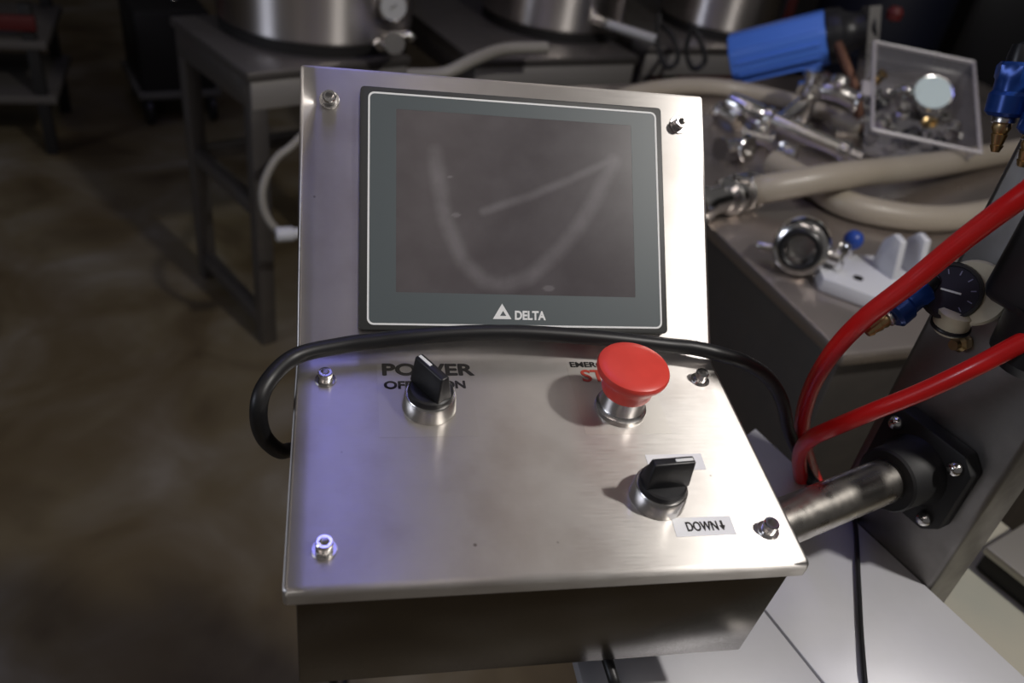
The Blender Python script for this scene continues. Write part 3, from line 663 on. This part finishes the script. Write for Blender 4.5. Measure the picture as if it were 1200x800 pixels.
RH = .0070
def dpath(pp): return [atd(x, y, d) for x, y, d in pp]
hose('air_hose', [mach(.04, .056, 1.43), mach(.035, .085, 1.432)] + dpath(((1290, 165, .45), (1200, 228, .475), (1130, 280, .51), (1065, 333, .545), (1010, 376, .585), (972, 418, .64), (948, 462, .71), (940, 505, .77), (950, 548, .83), (966, 590, .88))), RH, REDH, 'red air hose curving down from the upper right edge', 'air hose')
hose('air_hose', dpath(((1215, 392, .54), (1190, 405, .545), (1140, 431, .56), (1080, 459, .585), (1020, 483, .615), (970, 504, .65), (950, 514, .68), (938, 530, .73), (938, 556, .79), (948, 590, .85))), RH * .96, REDH, 'red air hose sweeping left from under the regulator', 'air hose')

# ------------------------------------------------------------------ black cables
def cpt(x, y, z): return con.matrix_basis @ Vector((x, y, z))
con_M = Matrix.Translation((0, 0, ZB)) @ Matrix.Rotation(TH, 4, 'X')
def cl_(x, y, z): return con_M @ Vector((x, y, z))
CR = .0057
cab = MB().tube([cl_(-.10, .34, -1.14), cl_(-.11, .20, -1.09), cl_(-.125, .12, -.7), cl_(-.138, .09, -.35), cl_(-.148, .055, -.17), cl_(-.158, .012, -.108), cl_(-.166, -.020, -.072), cl_(-.1735, -.045, -.028), cl_(-.175, -.048, .0), cl_(-.170, -.036, .012), cl_(-.1535, -.0135, .0142), cl_(-.124, -.003, .0150), cl_(-.10, .0, .0170), cl_(-.0778, .0008, .0198), cl_(-.0422, .0026, .0222), cl_(-.0057, .0033, .0229), cl_(.0319, .0023, .0219), cl_(.0705, .0003, .0201), cl_(.1101, -.0026, .0176), cl_(.1317, -.0048, .0170), cl_(.1520, -.0080, .0140), cl_(.1764, -.0063, .0045), cl_(.2145, .0094, -.0265), cl_(.248, .0205, -.0655), cl_(.281, .033, -.1175), cl_(.312, .036, -.160), cl_(.326, .026, -.1800), cl_(.338, .006, -.1815), cl_(.345, -.012, -.1800)], CR, n=18, res=12).build('power_cable', BLACKR)
tag(cab, 'thick black cable draped across the console below the screen', 'cable')
cw = at(1003, 612, DZ + .004); cw2 = at(1013, 800, DZ + .004)
cd = MB().tube([at(990, 560, DZ + .0027), at(1002, 612, DZ + .0027), at(1006, 680, DZ + .0027), at(1009, 740, DZ + .0027), at(1013.5, 798, DZ + .0027), at(1015, 812, DZ - .004), at(1015, 835, DZ - .06), at(1020, 900, DZ - .22), at(1040, 960, .012)], .0022, n=10).build('thin_cord', BLACKR)
tag(cd, 'thin black cord lying along the pale steel deck', 'cord')
cb = MB().tube([cl_(.050, -.075, -.108), cl_(.052, -.085, -.125), Vector(at(716, 786, .972)), Vector(at(722, 802, .954)), Vector(at(730, 830, .90)), Vector(at(745, 900, .6)), Vector(at(760, 920, .2)), Vector(at(800, 900, .008))], .0042, n=12).build('signal_cable', BLACKR)
tag(cb, 'short black cable hanging under the console body', 'cable')

# ------------------------------------------------------------------ background benches with steel kettles
BZ = .80; BY = R(21)
def bench(corner, yaw, length, depth, label, apron=.07):
    t = thing('steel_bench', label, 'bench', (corner.x, corner.y, 0), yaw, 'steel benches under the kettles')
    MB().box((length / 2, depth / 2, BZ - .012), (length, depth, .024), .004).build('bench_top', BENCH, t)
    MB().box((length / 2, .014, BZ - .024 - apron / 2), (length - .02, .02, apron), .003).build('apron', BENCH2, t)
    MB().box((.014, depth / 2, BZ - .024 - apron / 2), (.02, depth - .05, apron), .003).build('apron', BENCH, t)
    for x in (.03, length - .03):
        for y in (.03, depth - .03): MB().box((x, y, (BZ - .024) / 2), (.045, .045, BZ - .024), .004).build('leg', BENCH, t)
    for z in (.07, .42):
        MB().box((.03, depth / 2, z), (.035, depth - .1, .04), .003).build('side_rail', BENCH, t)
        MB().box((length - .03, depth / 2, z), (.035, depth - .1, .04), .003).build('side_rail', BENCH, t)
    MB().box((length / 2, depth - .03, .42), (length - .1, .035, .04), .003).build('back_rail', BENCH, t)
    return t
bA = at(290, 86, BZ)
bench(bA, R(30), .46, .47, 'steel bench on the left under the nearest kettle')
bB = at(556, 70, BZ)
bench(bB, R(18), .56, .66, 'steel bench under the middle kettle')
bench(at(757, 55, BZ), R(14), .62, .66, 'steel bench under the right hand kettle')

def kettle(c, r, h, label, lugs=True):
    t = thing('brew_kettle', label, 'kettle', (c[0], c[1], BZ + .001), 0, 'steel kettles on the benches')
    MB().lathe([(r * .86, 0), (r * .95, .004), (r * .97, .03), (r, .034), (r, h), (r * 1.015, h + .006), (r * .99, h + .012), (r * .98, h), (r * .98, .05), (0, .04)], n=72).build('shell', TANKM, t)
    MB().lathe([(r * .90, -.0005), (r * .985, .0), (r * .985, .026), (r * .9, .028)], n=64).build('base_ring', DARK, t)
    return t
kettle((-.185, 1.945), .262, .62, 'large steel kettle on the left bench behind the console')
kettle((.560, 2.255), .232, .60, 'steel kettle on the middle bench behind the screen')
kettle((1.22, 2.43), .215, .60, 'steel kettle on the right bench behind the blue motor')
# drain valve and round thermometer on the left kettle
d_ = Vector((.42, -.9, 0)).normalized(); k0 = Vector((-.115, 1.985, BZ)); 
tv = thing('kettle_thermometer', 'round thermometer on the front of the left kettle', 'thermometer', atd(461, 8, 2.06))
nrm = (CAM_C - tv.location).normalized()
MB().lathe([(.010, -.09), (.010, -.02), (.03, -.018), (.036, -.012), (.038, .0), (.034, .006), (.031, .003)], axis=nrm, n=30).build('case', CHROME, tv)
MB().lathe([(.032, .001), (.032, .0035), (0, .0035)], axis=nrm, n=30).build('dial', mat('dial_grey', (.38, .38, .37), .4), tv)
MB().box(nrm * .005, (.02, .0022, .001), 0, rot=nrm.to_track_quat('Z', 'Y').to_matrix() @ Matrix.Rotation(.6, 3, 'Z')).build('pointer', BLACKI, tv)
dv = thing('drain_valve', 'small chrome drain valve low on the left kettle', 'valve', atd(462, 50, 2.04))
MB().lathe([(.016, -.12), (.016, -.03), (.026, -.028), (.026, -.015), (.018, -.013), (.018, .02), (.026, .022), (.026, .034), (.014, .034)], axis=nrm, n=22).build('body', CHROME2, dv)
MB().tube([Vector((0, 0, .01)), Vector((.03, -.01, .025)), Vector((.045, -.01, .015))], .009, res=5).build('lever', CHROME, dv)
MB().tube([Vector((-.01, 0, -.0)), Vector((-.03, -.01, -.012)), Vector((-.045, -.015, .004))], .01, res=5).build('elbow', CHROME2, dv)
# lever valve on the middle kettle
lv = thing('lever_valve', 'silver lever valve at the right of the middle kettle', 'valve', atd(712, 28, 2.45))
MB().tube([Vector((-.03, .1, -.01)), Vector((0, 0, 0))], .016, smooth=False).build('stem', CHROME2, lv)
MB().tube([Vector((0, 0, 0)), atd(768, 47, 2.43) - lv.location], lambda t: .013 + .004 * t, smooth=False, n=10).build('lever', mat('lever_grey', (.5, .5, .5), .35, .6), lv)
# black looping leads in front of the right bench
for i, (pp, lab) in enumerate(((((772, 18, 2.5), (770, 48, 2.42), (780, 78, 2.36), (794, 70, 2.36), (790, 46, 2.42), (776, 30, 2.48)), 'black looped lead hanging left of the right bench edge'), (((812, 30, 2.5), (804, 58, 2.42), (812, 80, 2.36), (826, 72, 2.36), (822, 50, 2.42), (814, 36, 2.48)), 'black looped lead hanging nearest the blue motor'))):
    tag(MB().tube(dpath(pp), .008, n=10, res=8).build('looped_lead', BLACKR), lab, 'cable', 'looped leads')
# beige conduit across the middle bench front
hose('conduit_hose', dpath(((478, 88, 2.02), (520, 86, 2.02), (555, 70, 2.06), (590, 58, 2.14), (640, 56, 2.2))), .016, HOSEW, 'pale conduit hose rising along the front of the middle bench')
# pale hose hanging under the left bench
hose('drain_hose', dpath(((385, 96, 2.03), (380, 130, 2.0), (345, 168, 1.95), (322, 188, 1.93), (308, 220, 1.93), (311, 250, 1.95), (328, 272, 1.98), (350, 276, 2.02), (385, 272, 2.06))), .0095, HOSEW, 'pale grey hose looping down under the left bench')
tag(MB().lathe([(.012, -.03), (.018, -.028), (.018, .01), (.014, .012), (.014, .03)], axis=(1, .2, 0), n=18).build('hose_end', WHITEP), 'small white hose end below the left bench', 'fitting').location = atd(338, 274, 1.97)

# timber cribbing under bench, drum, racks in the dark
wb = MB().box((0, 0, .25), (.14, .1, .5), .006).build('timber_block', WOOD); p = at(728, 96, .5); wb.location = (p.x - .1, p.y - .25, 0); wb.rotation_euler = (0, 0, .3); tag(wb, 'brown timber block standing under the middle bench', 'timber')
dr = thing('blue_drum', 'dark blue drum in the gloom behind the blue motor', 'drum', (2.35, 3.15, 0))
MB().lathe([(.27, 0), (.29, .01), (.29, .3), (.3, .31), (.29, .32), (.29, .6), (.3, .61), (.29, .62), (.29, .9), (.28, .92)], n=44).build('shell', DARKBL, dr)
MB().torus((0, 0, .915), (0, 0, 1), .28, .012).build('rim', DARKBL, dr)
ct = thing('equipment_cabinet', 'black equipment cabinet standing behind the clear bin', 'cabinet', (3.35, 3.25, 0), R(-25))
MB().box((0, 0, .62), (.9, .6, 1.24), .02).build('body', DARK, ct)
for k in (-.22, .22): MB().box((k, -.305, .62), (.42, .012, 1.12), .004).build('door', BLACKP, ct)
rb = thing('red_tool_chest', 'dark red tool chest far behind the blue motor', 'tool chest', (1.75, 3.55, 0), R(-15))
MB().box((0, 0, .42), (.6, .4, .8), .015).build('body', REDD, rb)
for k in range(4): MB().box((0, -.205, .14 + k * .19), (.54, .012, .17), .004).build('drawer', REDD, rb)
for x in (-.25, .25):
    for y in (-.15, .15): MB().lathe([(.03, -.015), (.035, -.01), (.035, .01), (.03, .015)], origin=(x, y, .035), axis=(1, 0, 0), n=16).build('wheel', BLACKR, rb)
# low rack at far left
pl = at(55, 105, .3); rk = thing('low_rack', 'low dark rack with a red rail at the far left', 'rack', (pl.x - .75, pl.y, 0), R(8))
for z in (.22, .42): MB().box((0, .25, z), (1.5, .5, .03), .004).build('shelf', mat('rack_grey', (.075, .068, .062), .6), rk)
for x in (-.7, -.05, .7):
    for y in (.03, .47): MB().box((x, y, .28), (.04, .04, .56), .003).build('leg', DARK, rk)
MB().box((0, .0, .5), (1.46, .03, .05), .003).build('rail', REDD, rk)
MB().box((.35, .2, .5), (.22, .3, .13), .01).build('crate', REDD, rk)
# small caster machine by the left bench
pc = at(207, 150, .0); cs = thing('small_cart', 'small dark wheeled cart beside the left bench leg', 'cart', (pc.x - .05, pc.y + .25, 0), R(20))
MB().box((0, 0, .3), (.3, .4, .34), .015).build('body', DARK, cs)
MB().box((0, 0, .13), (.34, .44, .03), .006).build('tray', mat('cart_grey', (.09, .085, .08), .5), cs)
for x in (-.13, .13):
    for y in (-.18, .18): MB().lathe([(.05, -.015), (.058, -.01), (.058, .01), (.05, .015)], origin=(x, y, .058), axis=(1, 0, 0), n=20).build('wheel', BLACKR, cs)
MB().lathe([(0, 0), (.014, .004), (.018, .016), (.012, .03), (0, .034)], origin=(.03, -.1, .48), n=16).build('knob', CHROME, cs)

# ------------------------------------------------------------------ lamp housings (above the frame)
wl = thing('work_lamp', 'enamelled hanging work lamp above the right of the console', 'lamp', KEY)
kd = (KEY - Vector((.25, .05, 1.1))).normalized()
MB().lathe([(0, .195), (.045, .19), (.095, .13), (.195, .05), (.235, -.03), (.24, -.03), (.2, .06), (.1, .14), (.05, .205), (0, .21)], axis=kd, n=36).build('shade', LAMPW, wl)
MB().tube([kd * .2, kd * .2 + Vector((0, 0, 1.0))], .008, smooth=False).build('rod', DARK, wl)
for i, (p, c, e) in enumerate(TUBES):
    t = thing('tube_lamp', ['bluish tube lamp hanging above the left kettle', 'warm tube lamp hanging above the worktable', 'bluish tube lamp behind the viewer on the left', 'warm tube lamp behind the viewer on the right'][i], 'lamp', (p[0], p[1], p[2] + .02), 0, 'tube lamps of the hall')
    MB().box((0, 0, .03), (.2, 1.4, .05), .01).build('housing', LAMPW, t)
    for x in (-.05, .05): MB().tube([(x, -.63, .0), (x, .63, .0)], .013, smooth=False, n=12).build('tube', WHITE, t)

w1 = thing('window_1', 'tall hall window in the left wall', 'window', (-3.99, -.7, 1.5)); del w1['label'], w1['category']; struct(w1)
for y in (-.58, 0, .58): MB().box((0, y, .5), (.06, .05, 1.1), .005).build('window_frame', LAMPW, w1)
for z in (-.03, 1.03): MB().box((0, 0, z), (.06, 1.2, .05), .005).build('window_frame', LAMPW, w1)
for y in (-.29, .29): MB().box((0, y, .5), (.012, .53, 1.01)).build('window_pane', CLEARP, w1)
